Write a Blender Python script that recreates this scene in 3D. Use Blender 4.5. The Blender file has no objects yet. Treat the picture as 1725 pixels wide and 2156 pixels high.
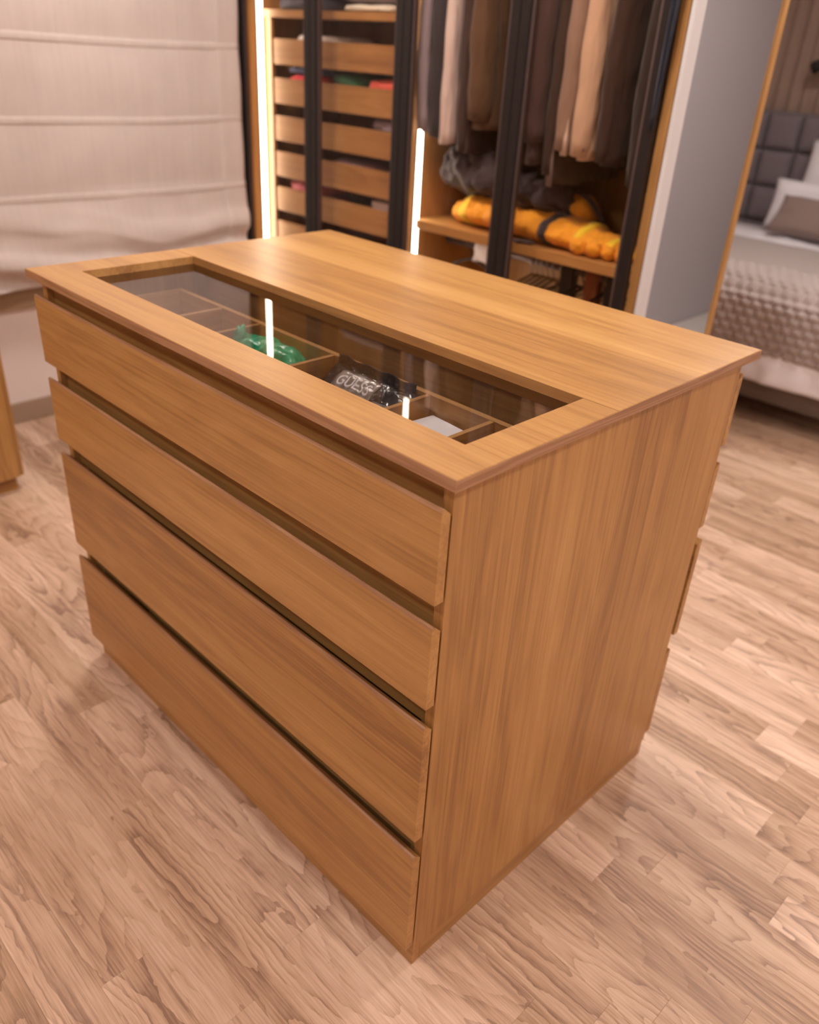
import bpy, bmesh, math, random
from mathutils import Vector, noise, Matrix

random.seed(7)
sc = bpy.context.scene
COL = sc.collection
PI = math.pi

# ------------------------------------------------------------------ camera
cam_d = bpy.data.cameras.new('camera')
cam = bpy.data.objects.new('camera', cam_d)
COL.objects.link(cam)
cam.location = (0.553, -0.655, 1.4397)
cam.rotation_euler = tuple(math.radians(a) for a in (60.3813, -3.0463, 45.4465))
cam_d.sensor_fit = 'HORIZONTAL'
cam_d.sensor_width = 36.0
cam_d.lens = 36.0 * 1730.02 / 1725.0
cam_d.clip_start = 0.02
cam_d.dof.use_dof = True
cam_d.dof.focus_distance = 1.22
cam_d.dof.aperture_fstop = 3.6
sc.camera = cam

# ------------------------------------------------------------------ world, exposure
w = bpy.data.worlds.new('world')
sc.world = w
w.use_nodes = True
w.node_tree.nodes['Background'].inputs[0].default_value = (0.9, 0.85, 0.85, 1)
w.node_tree.nodes['Background'].inputs[1].default_value = 0.01
sc.view_settings.view_transform = 'Standard'
sc.view_settings.look = 'None'
sc.view_settings.gamma = 1.0
sc.view_settings.use_curve_mapping = False
sc.view_settings.exposure = 0.60
LAMP = 54.0          # strength of the ceiling lamps
LAMP_COL = (1.0, 0.91, 0.85)
LED = 17.0            # strength of the wardrobe light strips
LED_COL = (1.0, 0.90, 0.74)

# ------------------------------------------------------------------ materials
MATS = {}


class NB:
    def __init__(s, name):
        s.m = bpy.data.materials.new(name)
        s.m.use_nodes = True
        s.t = s.m.node_tree
        s.t.nodes.clear()
        s.out = s.t.nodes.new('ShaderNodeOutputMaterial')

    def n(s, typ, ins=None, **kw):
        nd = s.t.nodes.new('ShaderNode' + typ)
        for k, v in kw.items():
            setattr(nd, k, v)
        for k, v in (ins or {}).items():
            if isinstance(v, bpy.types.NodeSocket):
                s.t.links.new(v, nd.inputs[k])
            else:
                nd.inputs[k].default_value = v
        return nd

    def math(s, op, a, b=0.0, c=None):
        ins = {0: a, 1: b}
        if c is not None:
            ins[2] = c
        return s.n('Math', ins, operation=op).outputs[0]

    def vmul(s, v, sc_):
        return s.n('VectorMath', {0: v, 1: sc_}, operation='MULTIPLY').outputs[0]

    def ramp(s, fac, stops):
        nd = s.n('ValToRGB', {0: fac})
        el = nd.color_ramp.elements
        while len(el) < len(stops):
            el.new(0.5)
        for e, (p, c) in zip(el, stops):
            e.position = p
            e.color = (*c, 1)
        return nd.outputs[0]

    def mix(s, fac, a, b, mode='MIX'):
        nd = s.t.nodes.new('ShaderNodeMix')
        nd.data_type = 'RGBA'
        nd.blend_type = mode
        for k, v in ((0, fac), (6, a), (7, b)):
            if isinstance(v, bpy.types.NodeSocket):
                s.t.links.new(v, nd.inputs[k])
            else:
                nd.inputs[k].default_value = v if not isinstance(v, tuple) or len(v) == 4 else (*v, 1)
        return nd.outputs[2]

    def coords(s, rnd=31.0):
        tc = s.n('TexCoord').outputs['Object']
        oi = s.n('ObjectInfo').outputs['Random']
        off = s.n('CombineXYZ', {0: s.math('MULTIPLY', oi, rnd), 1: s.math('MULTIPLY', oi, rnd * 1.7), 2: s.math('MULTIPLY', oi, rnd * 2.3)}).outputs[0]
        return s.n('VectorMath', {0: tc, 1: off}, operation='ADD').outputs[0], oi

    def finish(s, color, rough=0.5, bump=None, bstr=0.1, bdist=0.002, spec=0.5, **extra):
        ins = {'Base Color': color if isinstance(color, bpy.types.NodeSocket) else (*color, 1), 'Roughness': rough, 'Specular IOR Level': spec}
        p = s.n('BsdfPrincipled', ins)
        for k, v in extra.items():
            k = k.replace('_', ' ')
            if isinstance(v, bpy.types.NodeSocket):
                s.t.links.new(v, p.inputs[k])
            else:
                p.inputs[k].default_value = v
        if bump is not None:
            b = s.n('Bump', {'Height': bump, 'Strength': bstr, 'Distance': bdist})
            s.t.links.new(b.outputs[0], p.inputs['Normal'])
        s.t.links.new(p.outputs[0], s.out.inputs[0])
        MATS[s.m.name] = s.m
        return s.m


def wood(name, axis, dark, mid, light, across=1.0, contour=0.25, stave=0.35, rough=0.42, fine=0.5, bstr=0.12, ring=5.0, varamt=0.0, wigamt=0.5, basex=1.0, basey=9.0):
    b = NB(name)
    v, rnd = b.coords()
    i = 'xyz'.index(axis)

    def sv(al, ac):
        q = [ac * across] * 3
        q[i] = al
        return tuple(q)
    band = b.n('TexNoise', {'Vector': b.vmul(v, sv(0.22, 11)), 'Scale': 1.0, 'Detail': 3.0, 'Roughness': 0.55}).outputs[0]
    fineN = b.n('TexNoise', {'Vector': b.vmul(v, sv(3.0, 170)), 'Scale': 1.0, 'Detail': 3.0, 'Roughness': 0.6}).outputs[0]
    base = b.n('TexNoise', {'Vector': b.vmul(v, sv(basex, basey)), 'Scale': 1.0, 'Detail': 2.0, 'Roughness': 0.5}).outputs[0]
    wig = b.n('TexNoise', {'Vector': b.vmul(v, sv(14, 60)), 'Scale': 1.0, 'Detail': 1.0}).outputs[0]
    ph = b.math('ADD', b.math('MULTIPLY', base, ring * 2.0), b.math('MULTIPLY', wig, wigamt))
    con = b.math('MULTIPLY_ADD', b.math('SINE', b.math('MULTIPLY', ph, 2 * PI)), 0.5, 0.5)
    # staves: strips glued side by side, each with its own tone
    wob = b.n('VectorMath', {0: b.vmul(v, sv(0.0, 12.0 / across)), 1: (0.5, 0.5, 0.5)}, operation='ADD').outputs[0]
    fl = b.n('VectorMath', {0: wob}, operation='FLOOR').outputs[0]
    st = b.n('TexWhiteNoise', {'Vector': fl}).outputs[0]
    val = b.math('ADD', b.math('MULTIPLY', band, 1.0 - stave * 0.5), b.math('MULTIPLY', st, stave * 0.5))
    val = b.math('ADD', val, b.math('MULTIPLY', b.math('SUBTRACT', con, 0.5), contour))
    val = b.math('ADD', val, b.math('MULTIPLY', b.math('SUBTRACT', fineN, 0.5), fine))
    col = b.ramp(val, [(0.22, dark), (0.5, mid), (0.80, light)])
    if varamt:
        t = b.math('MULTIPLY_ADD', rnd, 2 * varamt, 1 - varamt)
        hs = b.n('HueSaturation', {'Value': t, 'Color': col, 'Saturation': b.math('MULTIPLY_ADD', rnd, -0.15, 1.07)})
        col = hs.outputs[0]
    hgt = b.math('ADD', fineN, b.math('MULTIPLY', con, 0.5 * contour + 0.1))
    rg = b.math('MULTIPLY_ADD', fineN, 0.12, rough - 0.06)
    return b.finish(col, rg, hgt, bstr, 0.0015)


OAK = dict(dark=(0.295, 0.138, 0.045), mid=(0.440, 0.224, 0.070), light=(0.545, 0.300, 0.104))
for ax in 'xyz':
    wood('oak_' + ax, ax, **OAK, contour=0.12, stave=0.34, fine=0.72, rough=0.40, bstr=0.2)
wood('oak_top', 'x', **OAK, contour=0.09, stave=0.28, fine=0.55, rough=0.33)
wood('oak_edge', 'x', (0.26, 0.12, 0.055), (0.36, 0.185, 0.09), (0.44, 0.24, 0.13), contour=0.3, stave=0.0, across=3.0)
wood('oak_edge_y', 'y', (0.26, 0.12, 0.055), (0.36, 0.185, 0.09), (0.44, 0.24, 0.13), contour=0.3, stave=0.0, across=3.0)
def floor_wood(name):
    b = NB(name)
    v, rnd = b.coords()
    streak = b.n('TexNoise', {'Vector': b.vmul(v, (0.9, 16, 4)), 'Scale': 1.0, 'Detail': 3.0, 'Roughness': 0.55}).outputs[0]
    base = b.n('TexNoise', {'Vector': b.vmul(v, (1.5, 7.5, 1)), 'Scale': 1.0, 'Detail': 1.0, 'Roughness': 0.4}).outputs[0]
    wig = b.n('TexNoise', {'Vector': b.vmul(v, (22, 45, 1)), 'Scale': 1.0, 'Detail': 2.0}).outputs[0]
    ph = b.math('ADD', b.math('MULTIPLY', base, 17.0), b.math('MULTIPLY', wig, 0.9))
    fr = b.math('FRACT', ph)
    ring = b.math('POWER', fr, 2.5)
    amt = b.math('MULTIPLY_ADD', b.n('TexNoise', {'Vector': b.vmul(v, (1.1, 3.0, 1)), 'Scale': 1.0}).outputs[0], 0.9, -0.22)
    amt = b.math('MAXIMUM', amt, 0.04)
    pore = b.n('TexNoise', {'Vector': b.vmul(v, (9, 260, 1)), 'Scale': 1.0, 'Detail': 2.0, 'Roughness': 0.7}).outputs[0]
    val = b.math('ADD', streak, b.math('MULTIPLY', b.math('SUBTRACT', pore, 0.5), 0.85))
    val = b.math('SUBTRACT', val, b.math('MULTIPLY', ring, b.math('MULTIPLY', amt, 1.1)))
    col = b.ramp(val, [(0.10, (0.30, 0.178, 0.115)), (0.42, (0.56, 0.365, 0.248)), (0.72, (0.73, 0.525, 0.385))])
    t = b.math('MULTIPLY_ADD', rnd, 0.40, 0.80)
    hs = b.n('HueSaturation', {'Value': t, 'Color': col, 'Saturation': b.math('MULTIPLY_ADD', rnd, -0.2, 1.1)})
    hgt = b.math('ADD', b.math('MULTIPLY', pore, 0.8), b.math('MULTIPLY', ring, -0.5))
    return b.finish(hs.outputs[0], b.math('MULTIPLY_ADD', pore, 0.12, 0.38), hgt, 0.22, 0.0015)


floor_wood('floor_oak')
wood('robe_oak_z', 'z', **OAK, contour=0.1, stave=0.1)
wood('robe_oak_x', 'x', **OAK, contour=0.1, stave=0.1)
wood('brown_frame', 'x', (0.10, 0.07, 0.055), (0.15, 0.105, 0.085), (0.2, 0.14, 0.11), contour=0.1, stave=0.0, rough=0.5)


def plain(name, col, rough=0.5, var=0.06, nscale=40, bstr=0.05, **kw):
    b = NB(name)
    v, rnd = b.coords()
    nz = b.n('TexNoise', {'Vector': v, 'Scale': nscale, 'Detail': 3.0}).outputs[0]
    c = b.mix(nz, tuple(x * (1 - var) for x in col), tuple(min(1, x * (1 + var)) for x in col))
    return b.finish(c, rough, nz, bstr, 0.002, **kw)


def fabric(name, col, var=0.12, scale=700, rough=0.9, stretch=(1, 1, 1), bstr=0.25, slub=0.0, wrinkle=None):
    b = NB(name)
    v, rnd = b.coords()
    n1 = b.n('TexNoise', {'Vector': b.vmul(v, stretch), 'Scale': scale, 'Detail': 2.0}).outputs[0]
    n2 = b.n('TexNoise', {'Vector': v, 'Scale': 9.0, 'Detail': 3.0}).outputs[0]
    f = b.math('ADD', b.math('MULTIPLY', n1, 0.6), b.math('MULTIPLY', n2, 0.4))
    if slub:
        n3 = b.n('TexNoise', {'Vector': b.vmul(v, (8, 90, 3)), 'Scale': 1.0, 'Detail': 3.0}).outputs[0]
        f = b.math('ADD', f, b.math('MULTIPLY', b.math('SUBTRACT', n3, 0.5), slub))
    c = b.mix(f, tuple(x * (1 - var) for x in col), tuple(min(1, x * (1 + var)) for x in col))
    wr = b.n('TexNoise', {'Vector': b.vmul(v, wrinkle or (1, 1, 1)), 'Scale': 1.0, 'Detail': 2.0}).outputs[0]
    h = b.math('ADD', b.math('MULTIPLY', n1, 0.03), b.math('MULTIPLY', wr, 1.0 if wrinkle else 0.0))
    if wrinkle:
        return b.finish(c, rough, h, 0.6, 0.03, spec=0.2, Sheen_Weight=0.15)
    return b.finish(c, rough, n1, bstr, 0.001, spec=0.2, Sheen_Weight=0.15)


def glass(name, tint, refl=1.55, rough=0.0):
    b = NB(name)
    fr = b.n('Fresnel', {'IOR': refl}).outputs[0]
    geo = b.n('NewGeometry').outputs['Backfacing']
    fac = b.math('MULTIPLY', fr, b.math('SUBTRACT', 1.0, geo))
    nz = b.n('TexNoise', {'Scale': 3.0}).outputs[0]
    tc = b.mix(nz, tuple(x * 0.99 for x in tint), tint)
    tr = b.n('BsdfTransparent', {'Color': tc})
    gl = b.n('BsdfGlossy', {'Color': (1, 1, 1, 1), 'Roughness': rough})
    mx = b.n('MixShader', {0: fac, 1: tr.outputs[0], 2: gl.outputs[0]})
    b.t.links.new(mx.outputs[0], b.out.inputs[0])
    MATS[name] = b.m
    return b.m


def emit(name, col, strength):
    b = NB(name)
    nz = b.n('TexNoise', {'Scale': 2.0}).outputs[0]
    c = b.mix(nz, tuple(x * 0.98 for x in col), col)
    e = b.n('Emission', {'Color': c, 'Strength': strength})
    b.t.links.new(e.outputs[0], b.out.inputs[0])
    MATS[name] = b.m
    return b.m


plain('wall_paint', (0.86, 0.76, 0.73), 0.85, 0.02, 60, 0.03)
plain('bedroom_paint', (0.66, 0.615, 0.63), 0.8, 0.02, 60, 0.03)
plain('ceiling_paint', (0.78, 0.74, 0.72), 0.9, 0.02, 60, 0.03)
plain('black_metal', (0.018, 0.014, 0.014), 0.38, 0.1, 80, 0.02, Metallic=0.3)
plain('bronze_metal', (0.13, 0.095, 0.09), 0.4, 0.1, 80, 0.02, Metallic=0.6)
plain('white_board', (0.68, 0.66, 0.66), 0.45, 0.02, 60, 0.02)
plain('white_card', (0.78, 0.77, 0.82), 0.5, 0.03, 60, 0.05)
plain('chrome', (0.6, 0.6, 0.6), 0.25, 0.05, 60, 0.02, Metallic=1.0)
plain('sill_paint', (0.42, 0.29, 0.18), 0.5, 0.06, 40, 0.03)
plain('baseboard_paint', (0.40, 0.285, 0.205), 0.5, 0.06, 40, 0.03)
plain('dark_plastic', (0.02, 0.018, 0.018), 0.4, 0.1, 60, 0.05)
plain('gold_foil', (0.6, 0.42, 0.2), 0.35, 0.1, 60, 0.1, Metallic=0.8)
plain('mirror_silver', (0.80, 0.79, 0.80), 0.03, 0.005, 3, 0.0, Metallic=1.0)
glass('clear_glass', (0.87, 0.86, 0.85), 1.62)
glass('bronze_glass', (0.95, 0.91, 0.88), 1.28)
glass('night_glass', (0.05, 0.06, 0.08), 1.5)
emit('lamp_glow', LAMP_COL, LAMP)
emit('led_glow', LED_COL, LED)
fabric('linen', (0.64, 0.545, 0.505), 0.16, 500, 0.95, slub=0.55)
fabric('sheet_white', (0.82, 0.79, 0.83), 0.05, 400)
fabric('blanket_beige', (0.40, 0.335, 0.315), 0.08, 500)
fabric('knit_taupe', (0.42, 0.355, 0.335), 0.12, 400)
fabric('cushion_taupe', (0.27, 0.195, 0.17), 0.08, 500)
fabric('headboard_grey', (0.20, 0.168, 0.18), 0.1, 500)
fabric('curtain_brown', (0.34, 0.24, 0.19), 0.2, 300)
fabric('rug_cream', (0.62, 0.57, 0.53), 0.1, 300)
fabric('hivis_orange', (1.0, 0.40, 0.03), 0.12, 300, 0.6, wrinkle=(26, 20, 20))
fabric('hivis_yellow', (1.0, 0.66, 0.04), 0.1, 300, 0.6)
fabric('navy_dark', (0.060, 0.046, 0.054), 0.25, 300, 0.6, wrinkle=(18, 18, 18))


def fab(col):
    n = 'cloth_%02x%02x%02x' % tuple(int(255 * c) for c in col)
    if n not in MATS:
        fabric(n, tuple(min(.9, c * (1.75 if max(col) > .12 else 1.15)) for c in col), 0.15, 450, wrinkle=(22, 22, 7))
    return n


# ------------------------------------------------------------------ geometry helpers
WORLD = {}


def setp(o, label=None, cat=None, group=None, kind=None):
    for k, v in (('label', label), ('category', cat), ('group', group), ('kind', kind)):
        if v:
            o[k] = v
    return o


def root(name, loc, label, cat, group=None):
    o = bpy.data.objects.new(name, None)
    COL.objects.link(o)
    o.location = loc
    o.empty_display_size = 0.1
    WORLD[o] = Vector(loc)
    return setp(o, label, cat, group)


def link(name, me, parent=None, origin=(0, 0, 0), mat=None):
    if mat and not me.materials:
        me.materials.append(MATS[mat])
    o = bpy.data.objects.new(name, me)
    COL.objects.link(o)
    origin = Vector(origin)
    WORLD[o] = origin
    if parent:
        o.parent = parent
        o.location = origin - WORLD[parent]
    else:
        o.location = origin
    return o


def mk(name, bm, mat, parent=None, smooth=False, base=False):
    """mesh given in world coordinates -> object whose origin is its box centre (or base)"""
    xs = [v.co for v in bm.verts]
    lo = Vector((min(c.x for c in xs), min(c.y for c in xs), min(c.z for c in xs)))
    hi = Vector((max(c.x for c in xs), max(c.y for c in xs), max(c.z for c in xs)))
    org = (lo + hi) / 2
    if base:
        org.z = lo.z
    bmesh.ops.translate(bm, verts=bm.verts, vec=-org)
    bmesh.ops.recalc_face_normals(bm, faces=bm.faces)
    me = bpy.data.meshes.new(name)
    bm.to_mesh(me)
    bm.free()
    if smooth:
        for p in me.polygons:
            p.use_smooth = True
    return link(name, me, parent, org, mat)


def box(x0, x1, y0, y1, z0, z1, bev=0.0, bm=None, seg=2):
    nb = bm or bmesh.new()
    r = bmesh.ops.create_cube(nb, size=1.0)
    vs = r['verts']
    for v in vs:
        v.co = Vector((x0 + (v.co.x + .5) * (x1 - x0), y0 + (v.co.y + .5) * (y1 - y0), z0 + (v.co.z + .5) * (z1 - z0)))
    if bev > 0:
        es = list({e for v in vs for e in v.link_edges})
        bmesh.ops.bevel(nb, geom=es, offset=bev, segments=seg, profile=0.5, affect='EDGES')
    return nb


def prism(poly, axis, a, b, bm=None):
    """extrude a 2-D polygon along an axis; poly in the two other axes, in order"""
    nb = bm or bmesh.new()

    def P(p, t):
        q = list(p)
        q.insert('xyz'.index(axis), t)
        return Vector(q)
    va = [nb.verts.new(P(p, a)) for p in poly]
    vb = [nb.verts.new(P(p, b)) for p in poly]
    nb.faces.new(va)
    nb.faces.new(vb[::-1])
    n = len(poly)
    for i in range(n):
        nb.faces.new((va[i], vb[i], vb[(i + 1) % n], va[(i + 1) % n]))
    return nb


def rings_mesh(rings, bm=None, cap=True, closed=True):
    nb = bm or bmesh.new()
    R = [[nb.verts.new(p) for p in r] for r in rings]
    n = len(R[0])
    for a, b in zip(R, R[1:]):
        for i in range(n if closed else n - 1):
            j = (i + 1) % n
            nb.faces.new((a[i], a[j], b[j], b[i]))
    if cap and closed:
        nb.faces.new(R[0][::-1])
        nb.faces.new(R[-1])
    return nb


def tube(pts, r, seg=8, bm=None):
    pts = [Vector(p) for p in pts]
    rings = []
    up = Vector((0, 0, 1))
    prev = None
    for i, p in enumerate(pts):
        t = (pts[min(i + 1, len(pts) - 1)] - pts[max(i - 1, 0)]).normalized()
        a = prev if prev is not None else (up if abs(t.dot(up)) < .9 else Vector((1, 0, 0)))
        a = (a - t * a.dot(t)).normalized()
        prev = a
        c = t.cross(a)
        rr = r[i] if isinstance(r, (list, tuple)) else r
        rings.append([p + (a * math.cos(2 * PI * k / seg) + c * math.sin(2 * PI * k / seg)) * rr for k in range(seg)])
    return rings_mesh(rings, bm)


def blob(c, s, e=0.6, amp=0.08, freq=3.0, seed=0, nu=36, nv=20, flat=False):
    """super-ellipsoid with fold noise; c centre, s half sizes"""
    f = lambda t, k: math.copysign(abs(t) ** k, t)
    rings = []
    for j in range(nv + 1):
        ph = -PI / 2 + PI * (0.02 + 0.96 * j / nv)
        ring = []
        for i in range(nu):
            th = 2 * PI * i / nu
            d = Vector((f(math.cos(ph), e) * f(math.cos(th), e), f(math.cos(ph), e) * f(math.sin(th), e), f(math.sin(ph), e)))
            nz = noise.noise(d * freq + Vector((seed * 3.1, seed * 1.7, seed))) + 0.5 * noise.noise(d * freq * 2.3 + Vector((seed, 5, seed)))
            k = 1 + amp * nz
            q = Vector((c[0] + d.x * s[0] * k, c[1] + d.y * s[1] * k, c[2] + d.z * s[2] * k))
            if flat:
                q.z = max(q.z, c[2] - s[2])
            ring.append(q)
        rings.append(ring)
    return rings_mesh(rings)


def sheet(fn, nu, nv, bm=None):
    """open grid, fn(u,v)->point"""
    nb = bm or bmesh.new()
    G = [[nb.verts.new(fn(i / nu, j / nv)) for i in range(nu + 1)] for j in range(nv + 1)]
    for j in range(nv):
        for i in range(nu):
            nb.faces.new((G[j][i], G[j][i + 1], G[j + 1][i + 1], G[j + 1][i]))
    return nb


def solid(o, t, off=0.0):
    m = o.modifiers.new('thickness', 'SOLIDIFY')
    m.thickness = t
    m.offset = off
    return o


def struct(name, bm, mat):
    return setp(mk(name, bm, mat), kind='structure')


# ------------------------------------------------------------------ the room
XL, XR, YF, YB, ZC = -2.765, 1.9, -2.6, 5.20, 2.60
floor = struct('floor', box(XL - .1, XR + .1, YF - .1, YB + .1, -.08, -.012), 'baseboard_paint')
struct('ceiling', box(XL - .1, XR + .1, YF - .1, YB + .1, ZC, ZC + .08), 'ceiling_paint')
bm = bmesh.new()   # left wall with the opening of the window
wy0, wy1, wz0, wz1 = 0.36, 1.46, 0.56, 2.20
box(XL - .1, XL, YF - .1, wy0, 0, ZC, bm=bm)
box(XL - .1, XL, wy1, YB + .1, 0, ZC, bm=bm)
box(XL - .1, XL, wy0, wy1, 0, wz0, bm=bm)
box(XL - .1, XL, wy0, wy1, wz1, ZC, bm=bm)
struct('wall_left', bm, 'wall_paint')
struct('wall_back', box(XL, XR, YB, YB + .1, 0, ZC), 'bedroom_paint')
struct('wall_right', box(XR, XR + .1, YF - .1, YB + .1, 0, ZC), 'wall_paint')
struct('wall_front', box(XL, XR, YF - .1, YF, 0, ZC), 'wall_paint')
struct('wall_bedroom', box(0.43, XR, 3.15, YB, 0, ZC), 'bedroom_paint')
struct('baseboard_left', box(XL, XL + .014, 0.0, 1.56, 0, .085, .003), 'baseboard_paint')

win = setp(mk('window_1', box(XL - .075, XL - .02, wy0, wy1, wz0, wz0 + .06, .004), 'white_board'), kind='structure')
mk('window_frame', box(XL - .075, XL - .02, wy0, wy1, wz1 - .06, wz1, .004), 'white_board', win)
mk('window_frame', box(XL - .075, XL - .02, wy0, wy0 + .06, wz0 + .06, wz1 - .06, .004), 'white_board', win)
mk('window_frame', box(XL - .075, XL - .02, wy1 - .06, wy1, wz0 + .06, wz1 - .06, .004), 'white_board', win)
mk('window_pane', box(XL - .055, XL - .045, wy0 + .06, wy1 - .06, wz0 + .06, wz1 - .06), 'night_glass', win)
mk('window_sill', box(XL, XL + .022, 0.27, 1.56, .462, .560, .004), 'sill_paint', win)

# ---- floor boards: every strip is a part of the floor
PITCH, Y0 = 0.09, -0.04
KNOWN = {-2: [-.677], -4: [-.358], -1: [-1.007, -.204], 0: [-.10], 7: [.39], 3: [.334], 4: [.443], 11: [.245], -3: [-.16]}
plank_meshes = {}


def plank_mesh(L):
    k = round(L, 4)
    if k not in plank_meshes:
        b = box(-k / 2, k / 2, -PITCH / 2 + .0001, PITCH / 2 - .0001, -.012, 0, 0.0)
        top = [e for e in b.edges if all(abs(v.co.z) < 1e-6 for v in e.verts)]
        bmesh.ops.bevel(b, geom=top, offset=.0003, segments=1, affect='EDGES')
        me = bpy.data.meshes.new('plank')
        b.to_mesh(me)
        b.free()
        me.materials.append(MATS['floor_oak'])
        plank_meshes[k] = me
    return plank_meshes[k]


cam_inv = (Matrix.Translation(cam.location) @ cam.rotation_euler.to_matrix().to_4x4()).inverted()


def px(p):
    q = cam_inv @ Vector(p)
    if q.z > -0.05:
        return None
    f = 1730.02
    return (862.5 + f * q.x / -q.z, 1078 - f * q.y / -q.z)


def in_view(x0, x1, y, mar=60):
    for k in range(7):
        q = px((x0 + (x1 - x0) * k / 6, y, 0))
        if q and -mar < q[0] < 1725 + mar and -mar < q[1] < 2156 + mar:
            return True
    return False


rest = bmesh.new()
rs = random.Random(11)
LENS = (0.6, 0.8, 0.8, 1.0)
seen_planks = []
for k in range(int((YF - Y0) / PITCH) - 1, int((YB - Y0) / PITCH) + 2):
    yc = Y0 + PITCH * k + PITCH / 2
    if yc < YF or yc > YB:
        continue
    known = sorted(KNOWN.get(k, [rs.uniform(-.4, .4)]))
    joints = list(known)
    while joints[-1] < XR:
        joints.append(joints[-1] + rs.choice(LENS))
    while joints[0] > XL:
        joints.insert(0, joints[0] - rs.choice(LENS))
    for a, b_ in zip(joints, joints[1:]):
        a2, b2 = max(a, XL), min(b_, XR)
        if b2 - a2 < .03:
            continue
        hidden = (a2 > -1.16 and b2 < -.05 and .06 < yc < .76) or yc > 3.35 or (1.75 < yc < 2.1 and b2 < -.75)
        if in_view(a2, b2, yc) and not hidden:
            q = px(((a2 + b2) / 2, yc, 0))
            seen_planks.append((a2, b2, yc))
        else:
            box(a2 + .0003, b2 - .0003, yc - PITCH / 2 + .0003, yc + PITCH / 2 - .0003, -.012, 0, bm=rest)
seen_planks.sort(key=lambda t: (Vector(((t[0] + t[1]) / 2, t[2], 0)) - cam.location).length)
for n_, (a, b_, yc) in enumerate(seen_planks):
    if n_ < 300:
        link('plank', plank_mesh(b_ - a - .0002), floor, ((a + b_) / 2, yc, 0))
    else:
        box(a, b_, yc - PITCH / 2, yc + PITCH / 2, -.012, 0, bm=rest)
WORLD[floor] = WORLD[floor]
setp(mk('plank_remainder', rest, 'floor_oak', floor), kind='stuff')

# ---- ceiling lamps
for (lx, ly, lr) in ((-1.85, 0.70, .17), (-0.70, 0.80, .17), (-0.5, -1.4, .17), (1.30, -0.1, .17), (-0.9, 3.3, .17), (0.20, 2.20, .17)):
    t = root('ceiling_lamp_offscreen', (lx, ly, ZC), 'round flush lamp on the white ceiling', 'lamp', 'round ceiling lamps')
    b = bmesh.new()
    rings = []
    for r_, z_ in ((lr, ZC), (lr + .02, ZC), (lr + .02, ZC - .035), (lr, ZC - .04), (lr, ZC)):
        rings.append([Vector((lx + r_ * math.cos(2 * PI * q / 32), ly + r_ * math.sin(2 * PI * q / 32), z_)) for q in range(32)])
    mk('rim', rings_mesh(rings, cap=False), 'white_board', t, True)
    rings = []
    for r_, z_ in ((lr - .002, ZC - .028), (lr * .7, ZC - .036), (lr * .3, ZC - .039), (.005, ZC - .04)):
        rings.append([Vector((lx + r_ * math.cos(2 * PI * q / 32), ly + r_ * math.sin(2 * PI * q / 32), z_)) for q in range(32)])
    mk('diffuser_offscreen', rings_mesh(rings), 'lamp_glow', t, True)

# ------------------------------------------------------------------ the island chest
W, D, H, TH = 1.205, 0.808, 1.0, 0.0165
isl = root('storage_island', (-W / 2, D / 2, 0), 'freestanding oak chest of drawers with a glass display panel in its top', 'chest')
HX0, HX1, HY0, HY1 = -1.124, -0.0614, 0.0825, 0.3443
ES = 0.001
# front board of the top: a frame around the glass opening
b = bmesh.new()
o4 = [(-W, 0), (0, 0), (0, HY1), (-W, HY1)]
i4 = [(HX0, HY0), (HX1, HY0), (HX1, HY1 - .0005), (HX0, HY1 - .0005)]
for z, flip in ((H, False), (H - TH, True)):
    ov = [b.verts.new((x, y, z)) for x, y in o4]
    iv = [b.verts.new((x, y, z)) for x, y in i4]
    if not flip:
        OT, IT = ov, iv
    else:
        OB, IB = ov, iv
for q in range(4):
    r_ = (q + 1) % 4
    b.faces.new((OT[q], OT[r_], IT[r_], IT[q]))
    b.faces.new((OB[r_], OB[q], IB[q], IB[r_]))
    b.faces.new((OT[r_], OT[q], OB[q], OB[r_]))
    b.faces.new((IT[q], IT[r_], IB[r_], IB[q]))
bmesh.ops.bevel(b, geom=[e for e in b.edges if abs(e.verts[0].co.z - e.verts[1].co.z) < 1e-6 and all(v in OT for v in e.verts)], offset=.0007, segments=1, affect='EDGES')
mk('top_front_board', b, 'oak_top', isl)
b = box(-W, 0, HY1 + .0004, D, H - TH, H)
top_e = [e for e in b.edges if all(abs(v.co.z - H) < 1e-6 for v in e.verts) and any(v.co.y > HY1 + .01 for v in e.verts)]
bmesh.ops.bevel(b, geom=top_e, offset=.0007, segments=1, affect='EDGES')
mk('top_back_board', b, 'oak_top', isl)
# edge banding of the top
mk('edge_band', box(-W - .0006, .0006, -.0006, .0002, H - TH, H - .0009), 'oak_edge', isl)
mk('edge_band', box(-.0002, .0006, 0, D, H - TH, H - .0009), 'oak_edge_y', isl)
mk('edge_band', box(-W - .0006, -W + .0002, 0, D, H - TH, H - .0009), 'oak_edge_y', isl)
mk('edge_band', box(-W - .0006, .0006, D - .0002, D + .0006, H - TH, H - .0009), 'oak_edge', isl)
mk('glass_panel', box(HX0 - .012, HX1 + .012, HY0 - .012, HY1 + .012, H - TH - .0062, H - TH - .0002, .0008), 'clear_glass', isl)
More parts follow.
